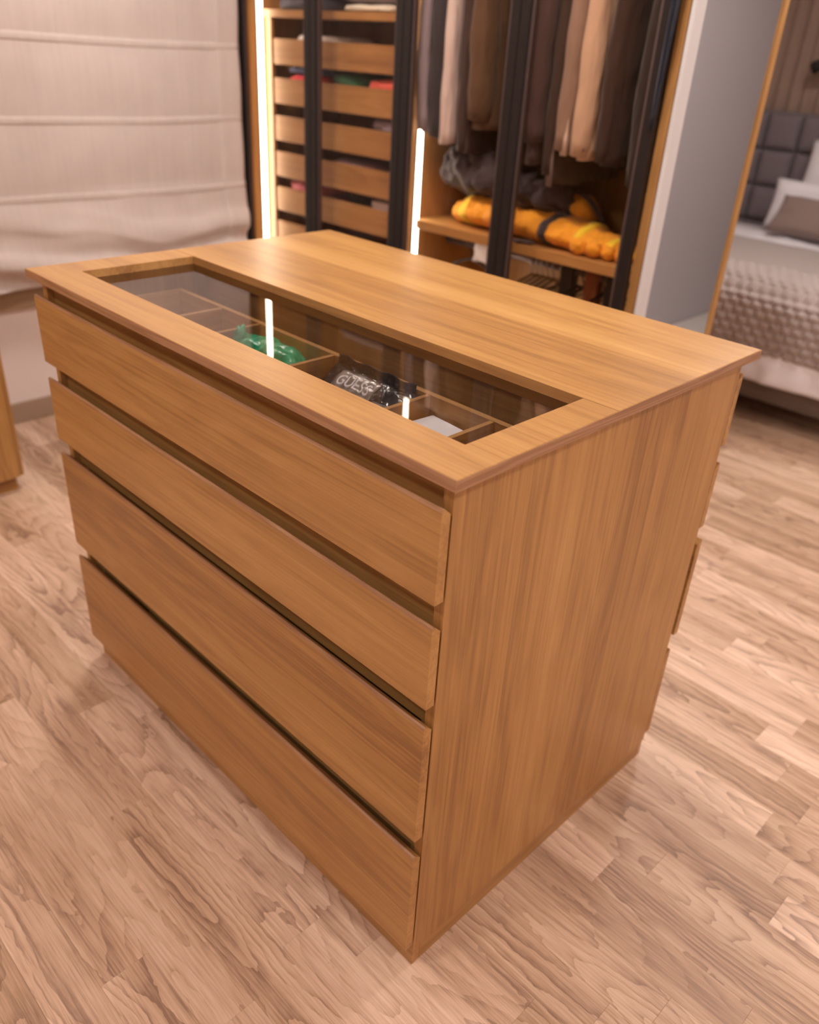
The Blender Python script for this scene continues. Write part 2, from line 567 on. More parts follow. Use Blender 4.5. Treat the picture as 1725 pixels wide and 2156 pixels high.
# carcass
S, C2, CB = 0.0194, 0.0215, 0.0200
ZT = H - TH
mk('side_panel', box(-S - .018, -S, C2, D - CB, .046, ZT - .0002, .0006), 'oak_z', isl)
mk('side_panel', box(-W + S, -W + S + .018, C2, D - CB, .046, ZT - .0002, .0006), 'oak_z', isl)
mk('plinth', box(-W + S + .003, -S - .002, C2 + .001, C2 + .019, 0, .0458, .0006), 'oak_x', isl)
mk('plinth', box(-W + S + .003, -S - .002, D - CB - .019, D - CB - .001, 0, .0458, .0006), 'oak_x', isl)
mk('plinth', box(-S - .020, -S - .002, C2 + .0195, D - CB - .0195, 0, .0458, .0006), 'oak_y', isl)
mk('plinth', box(-W + S + .002, -W + S + .020, C2 + .0195, D - CB - .0195, 0, .0458, .0006), 'oak_y', isl)
mk('bottom_panel', box(-W + S + .018, -S - .018, C2 + .02, D - CB - .02, .047, .062), 'oak_x', isl)
mk('centre_panel', box(-W + S + .018, -S - .018, .398, .412, .062, ZT - .0065), 'oak_x', isl)
ZD = [(.951, .807), (.770, .626), (.591, .348), (.311, .067)]
gaps = [(ZT - .0065, ZD[0][0] - .03)] + [(ZD[q][1] + .03, ZD[q + 1][0] - .03) for q in range(3)]
for (z1, z0) in gaps:
    mk('rail', box(-W + S + .018, -S - .018, C2 + .014, C2 + .019 + .010, z0, z1, .0004), 'oak_x', isl)
    mk('rail', box(-W + S + .018, -S - .018, D - CB - .026, D - CB - .009, z0, z1, .0004), 'oak_x', isl)


def drawer_front(zt, zb, back=False, pull=0.0):
    t = .0165
    prof = [(0, zb), (0, zt - .0042), (.0010, zt - .0016), (.0035, zt - .0001), (.0055, zt - .0006), (t, zt - .0110), (t, zb)]
    if back:
        prof = [(D + pull - y, z) for y, z in prof][::-1]
    else:
        prof = [(.001 + y, z) for y, z in prof]
    d_ = mk('drawer', prism(prof, 'x', -W + S, -S), 'oak_x', isl)
    if not back:   # edge banding along the top edge of the front
        band = [(.001 - .0003, zt - .0042), (.001 + .0007, zt - .0014), (.001 + .0034, zt + .0003), (.001 + .0055, zt - .0003), (.001 + .0055, zt - .0006), (.001 + .0035, zt - .0001), (.001 + .0010, zt - .0016), (.001, zt - .0042)]
        mk('edge_band', prism(band, 'x', -W + S, -S), 'oak_edge', d_)
    return d_


def drawer_box(d, zt, zb, y0, y1, top=None):
    h = top if top else zt - .03
    x0, x1 = -W + S + .03, -S - .03
    mk('drawer_side', box(x0, x0 + .012, y0, y1, zb + .02, h), 'oak_y', d)
    mk('drawer_side', box(x1 - .012, x1, y0, y1, zb + .02, h), 'oak_y', d)
    mk('drawer_base', box(x0 + .012, x1 - .012, y0, y1, zb + .02, zb + .028), 'oak_x', d)
    return x0, x1, h


for q, (zt, zb) in enumerate(ZD):
    d = drawer_front(zt, zb)
    if q == 0:
        x0, x1 = -1.130, -0.047
        hz = .930
        yb0, yb1 = .040, .314
        zfl = .842
        mk('drawer_side', box(x0 - .006, x0 + .006, yb0, yb1, zfl - .008, hz, .0008), 'oak_y', d)
        mk('drawer_side', box(x1 - .006, x1 + .006, yb0, yb1, zfl - .008, hz, .0008), 'oak_y', d)
        mk('drawer_back', box(x0 + .006, x1 - .006, yb1 - .012, yb1, zfl - .008, hz, .0008), 'oak_x', d)
        mk('drawer_base', box(x0 + .006, x1 - .006, yb0, yb1 - .012, zfl - .008, zfl), 'oak_x', d)
        for xd in (-.957, -.819, -.584, -.334, -.193):
            mk('divider', box(xd - .0045, xd + .0045, yb0, yb1 - .0122, zfl, hz - .001, .0006), 'oak_y', d)
    else:
        drawer_box(d, zt, zb, .041, .37)
for q, (zt, zb) in enumerate(ZD):
    pull = (-.0010, -.0012, .012, -.0012)[q]
    d = drawer_front(zt, zb, True, pull - .001)
    drawer_box(d, zt, zb, .45, D - CB - .021)
# small connector hook inside the carcass, under the top
b = tube([(-.100 + .007 * math.cos(a), .386, .963 + .007 * math.sin(a)) for a in [PI * 1.9 * q / 12 for q in range(13)]], .0016, 6)
mk('cam_bolt', b, 'chrome', isl, True)

# ---- things in the display drawer
ZFL = .842
bag = root('green_bag', (-.71, .24, ZFL), 'crumpled translucent green plastic bag in the display drawer', 'bag')
b = NB('green_film')
v, _ = b.coords()
nz = b.n('TexNoise', {'Vector': v, 'Scale': 55.0, 'Detail': 3.0}).outputs[0]
c_ = b.ramp(nz, [(.3, (0.0, .24, .10)), (.55, (.02, .46, .22)), (.75, (.25, .70, .45))])
b.finish(c_, 0.22, nz, 0.5, 0.004, Transmission_Weight=0.25)
mk('pouch', blob((-.715, .245, ZFL + .046), (.094, .046, .044), .8, .24, 2.2, 3, 40, 22), 'green_film', bag, True)
mk('corner', blob((-.792, .238, ZFL + .074), (.012, .014, .026), .9, .4, 3, 5, 16, 10), 'green_film', bag, True)
mk('corner', blob((-.622, .262, ZFL + .030), (.022, .02, .012), .9, .3, 3, 8, 16, 10), 'green_film', bag, True)
for q in range(7):
    a = q * 2.4
    mk('bead', blob((-.715 + .035 * math.cos(a) * (1 + q % 2), .212 + .02 * math.sin(a), ZFL + .048 + .012 * math.sin(q * 1.7)), (.006, .006, .005), 1, .1, 2, q, 10, 6), 'gold_foil', bag, True)
pouch = root('fabric_pouch', (-.655, .215, ZFL), 'small grey fabric pouch half under the green bag', 'pouch')
mk('pouch_body', blob((-.640, .238, ZFL + .008), (.046, .052, .0075), .6, .15, 3, 4, 28, 12), fab((.36, .30, .26)), pouch, True)

pk = root('plastic_package', (-.46, .2, ZFL), 'black and silver plastic package with silver lettering in the display drawer', 'package')
b = NB('black_film')
v, _ = b.coords()
nz = b.n('TexNoise', {'Vector': v, 'Scale': 42.0, 'Detail': 2.0, 'Distortion': 1.0}).outputs[0]
b.finish(b.ramp(nz, [(.35, (.012, .010, .010)), (.62, (.05, .042, .04)), (.8, (.22, .2, .19))]), 0.18, nz, 0.8, 0.006)
b = NB('silver_film')
v, _ = b.coords()
nz = b.n('TexNoise', {'Vector': v, 'Scale': 60.0, 'Detail': 3.0}).outputs[0]
b.finish(b.ramp(nz, [(.3, (.16, .145, .135)), (.6, (.36, .33, .31))]), 0.28, nz, 0.5, 0.003, Metallic=0.4)
pcx, pcy, pcz = -.462, .250, ZFL + .046


def pkpt(u, v_, lift=0.0):
    # u along the package -1..1, v across -1..1, tilted towards the front
    th = max(0, (1 - abs(u) ** 3.0)) * max(0, (1 - abs(v_) ** 3.5))
    x = pcx + u * .104
    y = pcy + v_ * .047
    z = pcz + v_ * .032 + .020 * th + lift + .0035 * noise.noise(Vector((u * 5, v_ * 5, 2)))
    return Vector((x, y, z))


mk('package_top', sheet(lambda a, c: pkpt(a * 2 - 1, c * 2 - 1), 40, 20), 'black_film', pk, True)
mk('package_bottom', sheet(lambda a, c: Vector((pkpt(a * 2 - 1, c * 2 - 1).x, pkpt(a * 2 - 1, c * 2 - 1).y, 2 * (pcz + (c * 2 - 1) * .032) - pkpt(a * 2 - 1, c * 2 - 1).z - .002)), 40, 20), 'black_film', pk, True)
solid(mk('seam_flap', sheet(lambda a, c: Vector((pcx - .1 + a * .2, pcy + .046 + .003 * c + .002 * math.sin(a * 14), pcz + .032 + c * .018 + .002 * math.sin(a * 20))), 30, 6), 'black_film', pk, True), .001)
solid(mk('seam_flap', sheet(lambda a, c: Vector((pcx + .100 + .014 * c, pcy - .047 + a * .094, pcz - .032 + a * .064 + .012 * c * math.sin(a * 9))), 20, 6), 'black_film', pk, True), .001)
solid(mk('label', sheet(lambda a, c: pkpt(-.62 + a * 1.0, -.55 + c * 1.15, .0012), 24, 12), 'silver_film', pk, True), .0008)
cu = bpy.data.curves.new('lettering', 'FONT')
cu.body = 'GUESS'
cu.size = .030
cu.extrude = .0012
cu.align_x = 'CENTER'
to = bpy.data.objects.new('lettering_tmp', cu)
COL.objects.link(to)
bpy.context.view_layer.update()
me = bpy.data.meshes.new_from_object(to.evaluated_get(bpy.context.evaluated_depsgraph_get()))
bpy.data.objects.remove(to)
for v_ in me.vertices:
    p = v_.co.copy()
    u_ = (-.115 + p.x / .104)
    w_ = .02 + (p.y - .004) / .052
    q = pkpt(u_, w_, .0028 + p.z)
    v_.co = q - Vector((pcx, pcy, pcz))
me.materials.append(MATS['white_card'])
link('lettering', me, pk, (pcx, pcy, pcz))
setp(mk('foil_tab', blob((pcx + .070, pcy - .012, pcz + .014), (.026, .012, .006), .8, .3, 3, 2, 18, 10), 'silver_film', pk, True))

wb = root('white_box', (-.28, .25, ZFL), 'flat white card box in the display drawer', 'box')
def rotpts(bm_, cx, cy, ang):
    bmesh.ops.rotate(bm_, verts=bm_.verts, cent=(cx, cy, 0), matrix=Matrix.Rotation(ang, 3, 'Z'))
    return bm_
mk('box_base', rotpts(box(-.318, -.238, .214, .292, ZFL + .0005, ZFL + .034, .001), -.278, .253, math.radians(-5)), 'white_card', wb)
mk('box_lid', rotpts(box(-.319, -.237, .213, .293, ZFL + .034, ZFL + .058, .0015), -.278, .253, math.radians(-5)), 'white_card', wb)

# ------------------------------------------------------------------ wardrobe
YW = 1.60
rb = root('wardrobe', (-1.74, 1.86, 0), 'built-in oak wardrobe with black framed bronze glass doors', 'wardrobe')
ZR = 2.34
mk('side_panel', box(-2.763, -2.700, 1.602, 2.108, .0, ZR), 'robe_oak_z', rb)
mk('side_panel', box(-.741, -.713, 1.600, 2.13, .0, ZR, .0008), 'robe_oak_z', rb)
mk('partition', box(-1.762, -1.735, 1.606, 2.108, .08, ZR - .03), 'robe_oak_z', rb)
mk('back_panel', box(-2.763, -.741, 2.109, 2.13, .0, ZR), 'robe_oak_z', rb)
mk('top_panel', box(-2.70, -.741, 1.604, 2.108, ZR - .028, ZR), 'robe_oak_x', rb)
mk('bottom_panel', box(-2.70, -.741, 1.604, 2.108, .06, .079), 'robe_oak_x', rb)
mk('plinth', box(-2.70, -.741, 1.63, 1.65, 0, .06), 'robe_oak_x', rb)
mk('shelf', box(-2.70, -1.7625, 1.690, 2.108, 1.509, 1.536, .0008), 'robe_oak_x', rb)
mk('shelf', box(-1.7345, -.7415, 1.665, 2.108, .836, .868, .0008), 'robe_oak_x', rb)
mk('filler_strip', box(-2.6995, -2.652, 1.694, 1.71, .08, 1.5088, .0008), 'robe_oak_z', rb)
mk('filler_post', box(-2.763, -2.724, 1.578, 1.6015, .0, ZR), 'black_metal', rb)
# inner drawers of the left bay, low fronts with open gaps between
DZ = [(1.434, 1.340), (1.290, 1.193), (1.146, 1.049), (1.004, .904), (.858, .760), (.712, .615), (.567, .47), (.424, .327)]
for (zt, zb) in DZ:
    d = mk('inner_drawer', box(-2.650, -1.764, 1.700, 1.718, zb, zt, .0012), 'robe_oak_x', rb)
    mk('drawer_tray', box(-2.640, -1.774, 1.7185, 2.06, zb + .004, zb + .016), 'robe_oak_x', d)
    mk('drawer_side', box(-2.640, -2.628, 1.7185, 2.06, zb + .0165, zt - .03), 'robe_oak_x', d)
    mk('drawer_side', box(-1.786, -1.774, 1.7185, 2.06, zb + .0165, zt - .03), 'robe_oak_x', d)
# light strips let into the upright panels
for xs in (-2.6998, -1.7348):
    s_ = mk('light_strip', box(xs, xs + .004, 1.657, 1.686, .09, ZR - .04), 'white_board', rb)
    b = prism([(xs + .004, 1.660), (xs + .008, 1.664), (xs + .010, 1.671), (xs + .008, 1.679), (xs + .004, 1.683)], 'z', .10, ZR - .05)
    mk('diffuser', b, 'led_glow', s_, False)
# rods
for z_ in (2.02, .775):
    b = tube([(-1.733, 1.86, z_), (-.743, 1.86, z_)], .0125, 14)
    mk('hanging_rod', b, 'bronze_metal', rb, True)
# doors
SW = .034
for (xa, xb) in ((-2.722, -2.2485), (-2.2455, -1.7475), (-1.7445, -1.2500), (-1.2470, -.7430)):
    z0, z1 = .065, ZR - .005
    d = mk('door', box(xa, xa + SW, 1.574, 1.598, z0, z1, .0012), 'black_metal', rb)
    mk('door_stile', box(xb - SW, xb, 1.574, 1.598, z0, z1, .0012), 'black_metal', d)
    mk('door_rail', box(xa + SW, xb - SW, 1.574, 1.598, z1 - SW, z1, .001), 'black_metal', d)
    mk('door_rail', box(xa + SW, xb - SW, 1.574, 1.598, z0, z0 + SW, .001), 'black_metal', d)
    mk('glazing_bead', box(xa + SW + .0002, xa + SW + .011, 1.582, 1.597, z0 + SW, z1 - SW), 'bronze_metal', d)
    mk('glazing_bead', box(xb - SW - .011, xb - SW - .0002, 1.582, 1.597, z0 + SW, z1 - SW), 'bronze_metal', d)
    mk('door_glass', box(xa + SW + .0112, xb - SW - .0112, 1.587, 1.592, z0 + SW, z1 - SW), 'bronze_glass', d)

# mirror on the end of the wardrobe
mr = root('end_mirror', (-.70, 1.87, 0), 'tall mirror with a thin oak edge on the end of the wardrobe', 'mirror')
mk('white_edge', box(-.7115, -.699, 1.604, 1.657, .0, ZR, .001), 'white_board', mr)
mk('mirror_glass', box(-.7115, -.7035, 1.6575, 2.118, .0, ZR), 'mirror_silver', mr)
mk('oak_edge', box(-.7125, -.697, 2.1185, 2.141, .0, ZR, .0008), 'oak_z', mr)

# ---- hanging clothes


def ripple(p, seed, k=1.0):
    return noise.noise(Vector((p[0] * 9 * k + seed, p[1] * 9 * k, p[2] * 2.2 * k + seed * 3)))


def garment(name, label, x, zb, col, halft=.024, y0=1.66, y1=2.06, sleeve=None, flare=1.0, cat='jacket', zt=1.93, lean=0.0, lining=None, cuffs=False, slr=.027):
    t = root(name, (x, 1.86, zb), label, cat, 'clothes hanging on the upper rod')
    m = fab(col)
    yc = (y0 + y1) / 2
    N, M = 44, 22
    rings = []
    sd = abs(x) * 13.7
    for j in range(M + 1):
        f = j / M                       # 0 = hem, 1 = shoulder
        z = zb + (zt - zb) * f
        hw = (y1 - y0) / 2 * (1.0 if f < .82 else 1.0 - (f - .82) / .18 * .72)
        ht = halft * (1.15 - .35 * f) * flare
        ring = []
        for i in range(N):
            a = 2 * PI * i / N
            cy, sx = math.cos(a), math.sin(a)
            yy = yc + math.copysign(abs(cy) ** .8, cy) * hw
            xx = x + lean * (1 - f) + math.copysign(abs(sx) ** .6, sx) * ht
            amp = .012 * (1.15 - f)
            xx += amp * ripple((0, yy, z * .25), sd) + .3 * amp * math.sin(yy * 55 + sd + 2 * z)
            yy += .010 * (1 - f) * ripple((sx, 3, z), sd + 4)
            zz = z + (.012 * ripple((yy, 1, 0), sd + 8) if j == 0 else 0)
            ring.append(Vector((xx, yy, zz)))
        rings.append(ring)
    mk('body', rings_mesh(rings), m, t, True)
    for side in (-1, 1):
        ys = y0 + .018 if side < 0 else y1 - .018
        if sleeve is None:
            break
        zs = sleeve
        pts, rr = [], []
        for j in range(15):
            f = j / 14
            z = zt - .12 - (zt - .12 - zs) * f
            pts.append((x + .012 * side + lean * f * 1.0 + .003 * math.sin(f * 9 + sd), ys + side * (.012 * math.sin(f * PI)) * 1.0, z))
            rr.append(slr * (.85 + .35 * math.sin(f * 2.4)) * (1 + .05 * math.sin(f * 23 + sd)))
        mk('sleeve', tube(pts, rr, 14), m, t, True)
        if cuffs and side < 0:
            for q in range(3):
                p = pts[-1]
                mk('button', blob((p[0] + rr[-1] * .72, p[1] - rr[-1] * .66, p[2] + .02 + q * .02), (.006, .004, .006), 1, 0, 1, 0, 10, 6), 'bronze_metal', t, True)
    if lining:
        bb = sheet(lambda a, c: Vector((x - halft * .5 + lean * (1 - c) + .006 * math.sin(c * 6 + sd), y0 - .004 - .004 * math.sin(c * 8), zb - .01 + c * (zt - zb - .1))) + Vector((a * .022, 0, 0)), 3, 14)
        solid(mk('front_edge', bb, fab(lining), t, True), .004)
    hk = [(x, 1.86, zt - .03), (x, 1.86, 2.0)] + [(x, 1.86 + .016 * math.sin(a), 2.02 + .0165 - .0165 * (1 - math.cos(a)) * 0 + .0 + (.016 * math.cos(a) - .0165 + .001)) for a in [PI * (1.0 - q / 6) for q in range(0)]]
    hk += [(x, 1.86 - .016, 2.016), (x, 1.86 - .012, 2.032), (x, 1.86, 2.0375), (x, 1.86 + .013, 2.031), (x, 1.86 + .016, 2.018)]
    mk('hanger_hook', tube(hk, .0018, 6), 'chrome', t, True)
    mk('hanger_bar', tube([(x, y0 + .07, zt - .05), (x, 1.86, zt - .005), (x, y1 - .07, zt - .05)], .008, 8), 'dark_plastic', t, True)
    return t


garment('shirt', 'grey lavender shirt hanging closest to the wardrobe partition', -1.695, 1.172, (.20, .175, .20), .016, 1.640, 2.04, 1.18, cat='shirt', slr=.020)
garment('dark_coat', 'black coat hanging between the lavender shirt and the cream shirt', -1.628, 1.158, (.035, .030, .034), .026, 1.645, 2.05, 1.165, cat='coat')
garment('cream_shirt', 'pale cream shirt hanging among the dark coats', -1.570, 1.150, (.40, .34, .32), .014, 1.640, 2.02, 1.145, cat='shirt', lean=-.012, slr=.019)
garment('dark_jacket', 'dark brown jacket hanging behind the cream shirt', -1.508, 1.118, (.055, .036, .034), .022, 1.66, 2.06, 1.13, slr=.026)
garment('brown_coat', 'brown coat with buttoned cuffs hanging behind the glass door', -1.420, 1.200, (.105, .062, .036), .044, 1.635, 2.06, 1.235, cat='coat', cuffs=True, lean=-.008, slr=.040)
garment('charcoal_coat', 'long charcoal coat hanging beside the brown coat', -1.338, 1.085, (.050, .038, .040), .022, 1.72, 2.06, 1.12, cat='coat')
garment('umber_jacket', 'dark umber jacket hanging behind the meeting stiles of the doors', -1.278, 1.12, (.060, .034, .026), .016, 1.69, 2.06, 1.16, slr=.018)
garment('plum_jacket', 'plum brown jacket with a long sleeve hanging on the rod', -1.212, 1.125, (.078, .050, .050), .028, 1.65, 2.06, 1.19, slr=.036)
garment('long_coat', 'long dark coat whose hem hangs below its neighbours', -1.135, 1.075, (.045, .028, .024), .024, 1.67, 2.06, 1.10, cat='coat', lining=(.13, .10, .095))
garment('taupe_jacket', 'taupe jacket with a pale front edge', -1.068, 1.175, (.165, .112, .085), .026, 1.645, 2.06, 1.18, lining=(.36, .29, .24), lean=-.012)
garment('beige_jacket', 'beige suit jacket, the palest of the hanging clothes', -1.000, 1.160, (.335, .235, .165), .026, 1.640, 2.05, 1.17, lean=-.012, cuffs=True, slr=.030)
garment('brown_suit', 'very dark brown suit jacket hanging beside the beige one', -.925, 1.150, (.042, .024, .020), .030, 1.655, 2.06, 1.16, lean=-.012)
garment('denim_shirt', 'dark blue shirt hanging between two dark jackets', -.872, 1.115, (.035, .033, .06), .014, 1.73, 2.04, 1.135, cat='shirt', slr=.018)
garment('black_jacket', 'black jacket hanging closest to the wardrobe end panel', -.815, 1.095, (.025, .019, .018), .032, 1.655, 2.06, 1.11)

# navy scarf hung over the outer edge of the last door
sca = root('navy_scarf', (-.73, 1.57, 1.26), 'narrow navy scarf hanging over the edge of the glass door', 'scarf')
solid(mk('scarf_cloth', sheet(lambda a, c: Vector((-.748 + a * (.006 + .026 * min(1, c * 2.2)), 1.568 - .004 * math.sin(a * 7 + c * 4), 1.27 + c * 1.062)), 6, 24), fab((.014, .014, .022)), sca, True), .006)
mk('scarf_fold', box(-.748, -.716, 1.570, 1.606, ZR + .0005, ZR + .006, .002), fab((.014, .014, .022)), sca)

# ---- things on the lower shelf
ZS = .868


def roll(profile, wr=.006, seed=0.0, n=34, off=0.0, flatz=None):
    """profile rows: x, y centre, half depth, half height"""
    rings = []
    for (x, yc, ry, rz) in profile:
        ring = []
        for i in range(n):
            a = 2 * PI * i / n
            cy, cz = math.cos(a), math.sin(a)
            p = Vector((x, cy * ry, cz * rz))
            k = wr * (noise.noise(Vector((x * 22 + seed, a * 1.6, seed))) + .6 * noise.noise(Vector((x * 55 + seed, a * 3, seed))))
            q = Vector((x + .3 * k, yc + cy * (ry + k + off), ZS + rz + cz * (rz + k + off)))
            if flatz is not None:
                q.z = max(q.z, flatz)
            ring.append(q)
        rings.append(ring)
    return rings


def lerp_rows(keys, n):
    out = []
    for i in range(n + 1):
        t = i / n * (len(keys) - 1)
        k = min(int(t), len(keys) - 2)
        f = t - k
        f = f * f * (3 - 2 * f)
        out.append(tuple(a + (b_ - a) * f for a, b_ in zip(keys[k], keys[k + 1])))
    return out


hv = root('hivis_jacket', (-1.2, 1.82, ZS), 'folded orange work jacket with yellow bands on the wardrobe shelf', 'jacket')
keys = [(-1.640, 1.82, .02, .012), (-1.615, 1.82, .075, .040), (-1.52, 1.82, .11, .058), (-1.36, 1.82, .125, .055), (-1.20, 1.82, .13, .050), (-1.08, 1.80, .115, .045), (-.99, 1.79, .09, .038), (-.90, 1.79, .075, .028), (-.83, 1.79, .03, .014), (-.815, 1.79, .01, .006)]
rows = lerp_rows(keys, 90)
mk('rolled_body', rings_mesh(roll(rows, .010, 2.0, flatz=ZS + .0008)), 'hivis_orange', hv, True)
for (xa, xb, mt) in ((-1.575, -1.52, 'hivis_yellow'), (-1.045, -1.005, 'hivis_yellow'), (-.93, -.895, 'hivis_yellow'), (-1.175, -1.125, 'navy_dark'), (-1.075, -1.064, 'navy_dark')):
    rr = [r for r in rows if xa <= r[0] <= xb]
    if len(rr) > 1:
        mk('band', rings_mesh(roll(rr, .010, 2.0, off=.0025, flatz=ZS + .0005)), mt, hv, True)
solid(mk('strap', sheet(lambda a, c: Vector((-1.19 - .09 * a, 1.70 - .012 * math.sin(a * PI) + c * .035 - .02, ZS + .006 + .003 * math.sin(a * 5))), 12, 4), 'navy_dark', hv, True), .003)
for q, (x, y, z, s) in enumerate(((-1.01, 1.715, .030, .036), (-.955, 1.72, .028, .034), (-.905, 1.725, .024, .026), (-.865, 1.73, .02, .02))):
    mk('cuff_fold', blob((x, y, ZS + z), (s * .9, s, z * .95), .85, .25, 3, q + 2, 20, 12), 'hivis_orange', hv, True)
mk('raised_corner', blob((-1.16, 1.90, ZS + .105), (.075, .06, .05), .9, .2, 2, 6, 24, 14), 'hivis_orange', hv, True)
solid(mk('strap', sheet(lambda a, c: Vector((-1.16 + a * .13, 1.845 + c * .03, ZS + .165 - .08 * a * a)), 10, 3), 'navy_dark', hv, True), .004)

pj = root('padded_jacket', (-1.45, 1.85, ZS + .10), 'dark padded jacket bundled on top of the orange jacket', 'jacket')
keys = [(-1.70, 1.83, .03, .02), (-1.685, 1.83, .09, .07), (-1.62, 1.83, .12, .088), (-1.50, 1.83, .135, .082), (-1.38, 1.83, .13, .07), (-1.27, 1.83, .12, .062), (-1.19, 1.83, .10, .055), (-1.155, 1.83, .03, .02)]
rings = roll(lerp_rows(keys, 60), .026, 9.0)
for r_ in rings:
    for p in r_:
        t_ = min(1, max(0, (p.x + 1.70) / .55))
        p.z += .108 - .012 * t_ + .012 * math.sin(p.x * 26 + p.y * 18)
mk('bundle', rings_mesh(rings), 'navy_dark', pj, True)
for q, (x, z, s) in enumerate(((-1.60, .20, .05), (-1.49, .225, .06), (-1.37, .17, .055), (-1.28, .15, .05))):
    mk('puffy_fold', blob((x, 1.755 + .01 * q, ZS + z), (s * 1.25, .05, s * .62), .9, .3, 2.6, q, 24, 14), 'navy_dark', pj, True)

# ---- hangers on the lower rod and what hangs there


def hanger(x, y=1.86, z=.775, mat='dark_plastic', label=None, span=.20, rot=0.0, name='clothes_hanger'):
    t = root(name, (x, y, z), label, 'hanger', 'hangers on the lower rod')
    ca, sa = math.cos(rot), math.sin(rot)

    def P(l, zz):
        return (x + sa * l, y + ca * l, zz)
    hk = [P(0.018, z + .002), P(.015, z + .013), P(0, z + .019), P(-.015, z + .012), P(-.018, z - .002), P(-.010, z - .02), P(0, z - .032), P(0, z - .05)]
    mk('hook', tube(hk, .0024, 8), 'chrome' if mat != 'dark_plastic' else mat, t, True)
    mk('shoulder_bar', tube([P(-span, z - .115), P(-span * .8, z - .093), P(-span * .4, z - .068), P(0, z - .05), P(span * .4, z - .068), P(span * .8, z - .093), P(span, z - .115)], .0055, 8), mat, t, True)
    mk('cross_bar', tube([P(-span, z - .115), P(span, z - .115)], .004, 8), mat, t, True)
    return t


hl = {'dark_plastic': 'black plastic hanger on the lower rod below the shelf', 'chrome': 'bare wire hanger on the lower rod below the shelf'}
for x, mt in ((-1.30, 'chrome'), (-1.275, 'chrome'), (-1.25, 'chrome'), (-1.225, 'chrome'), (-1.20, 'chrome'), (-1.165, 'chrome'), (-1.10, 'dark_plastic'), (-1.07, 'dark_plastic'), (-.985, 'dark_plastic'), (-.90, 'dark_plastic')):
    hanger(x, mat=mt, label=hl[mt], span=.19)
hanger(-1.60, mat='dark_plastic', label='black hanger turned to face the room, beside the light strip', span=.12, rot=math.radians(75))
for q, (x, c_) in enumerate(((-1.135, (.03, .022, .02)), (-1.03, (.16, .05, .02)), (-.945, (.028, .024, .024)))):
    t = root('folded_trousers', (x, 1.86, .18), ('dark trousers folded over the lower rod', 'rust coloured trousers folded over the lower rod', 'charcoal trousers folded over the lower rod next to the end panel')[q], 'trousers', 'clothes on the lower rod')
    prof = [(x - .016, 1.70), (x + .016, 1.70), (x + .018, 2.02), (x - .018, 2.02)]
    def tr(a, c, x=x):
        s_ = a * 2 - 1
        if abs(s_) < .12:
            ang = s_ / .12 * PI / 2
            xx, zz = x + .0185 * math.sin(ang), .775 + .0185 * math.cos(ang)
        else:
            xx = x + math.copysign(.0185, s_) + .006 * math.sin(c * 16 + s_ * 3)
            zz = .775 - (abs(s_) - .12) / .88 * .56
        return Vector((xx * 1.0, 1.75 + c * .24, zz))
    # the rod runs along x, so the cloth folds over it in the y direction
    def tr2(a, c, x=x):
        s_ = a * 2 - 1
        if abs(s_) < .12:
            ang = s_ / .12 * PI / 2
            yy, zz = 1.86 + .0165 * math.sin(ang), .775 + .0165 * math.cos(ang)
        else:
            yy = 1.86 + math.copysign(.0165, s_) + math.copysign(.012, s_) * math.sin(c * 9 + s_ * 4) * (abs(s_) - .12)
            zz = .775 - (abs(s_) - .12) / .88 * .55
        return Vector((x - .028 + c * .056, yy, zz))
    solid(mk('trouser_leg', sheet(tr2, 50, 8), fab(c_), t, True), .004, 1.0)
ts = root('white_towel', (-1.53, 1.86, .3), 'white towel folded over the lower rod', 'towel')
def tw(a, c):
    s_ = a * 2 - 1
    if abs(s_) < .2:
        ang = s_ / .2 * PI / 2
        yy, zz = 1.86 + .017 * math.sin(ang), .775 + .017 * math.cos(ang)
    else:
        yy = 1.86 + math.copysign(.017, s_) + math.copysign(.01, s_) * math.sin(c * 9 + s_ * 4) * (abs(s_) - .2)
        zz = .775 - (abs(s_) - .2) / .8 * .05
    return Vector((-1.575 + c * .13, yy, zz))
solid(mk('towel_cloth', sheet(tw, 40, 10), 'sheet_white', ts, True), .005, 1.0)

# ---- folded clothes in the left bay


def folded(name, label, x0, x1, z0, z1, col, y0=1.722, y1=1.96, cat='clothes', seed=1, e=.45, amp=.12, group=None, layers=1):
    t = root(name, ((x0 + x1) / 2, (y0 + y1) / 2, z0), label, cat, group)
    h = (z1 - z0) / layers
    for q in range(layers):
        c = ((x0 + x1) / 2 + .004 * math.sin(q * 3 + seed), (y0 + y1) / 2, z0 + h * (q + .5))
        mk('fold', blob(c, ((x1 - x0) / 2, (y1 - y0) / 2, h / 2 * 1.02), e, amp, 2.4, seed + q, 40, 16, flat=True), fab(col), t, True)
    return t


G = 'folded clothes in the wardrobe drawers'
folded('folded_shirt', 'white shirt folded in the uppermost inner drawer', -2.53, -2.27, 1.356, 1.452, (.58, .52, .48), seed=2, group=G, layers=2)
folded('folded_shirt', 'red shirt folded under the blue one', -2.60, -2.36, 1.2105, 1.308, (.62, .045, .06), seed=3, group=G, layers=2)
folded('folded_shirt', 'blue shirt lying on top of the red one', -2.60, -2.36, 1.312, 1.336, (.12, .17, .33), seed=4, group=G)
folded('folded_shirt', 'dark green shirt folded in an inner drawer', -2.34, -2.105, 1.2105, 1.330, (.035, .12, .06), seed=5, group=G, layers=2, e=.7)
folded('folded_shirt', 'coral red shirt folded next to the green one', -2.09, -1.82, 1.2105, 1.318, (.85, .10, .075), seed=6, group=G, layers=2, amp=.16)
folded('folded_shirt', 'lavender grey shirt folded in the third inner drawer', -2.10, -1.82, 1.0665, 1.186, (.22, .19, .23), seed=7, group=G, layers=2, e=.7)
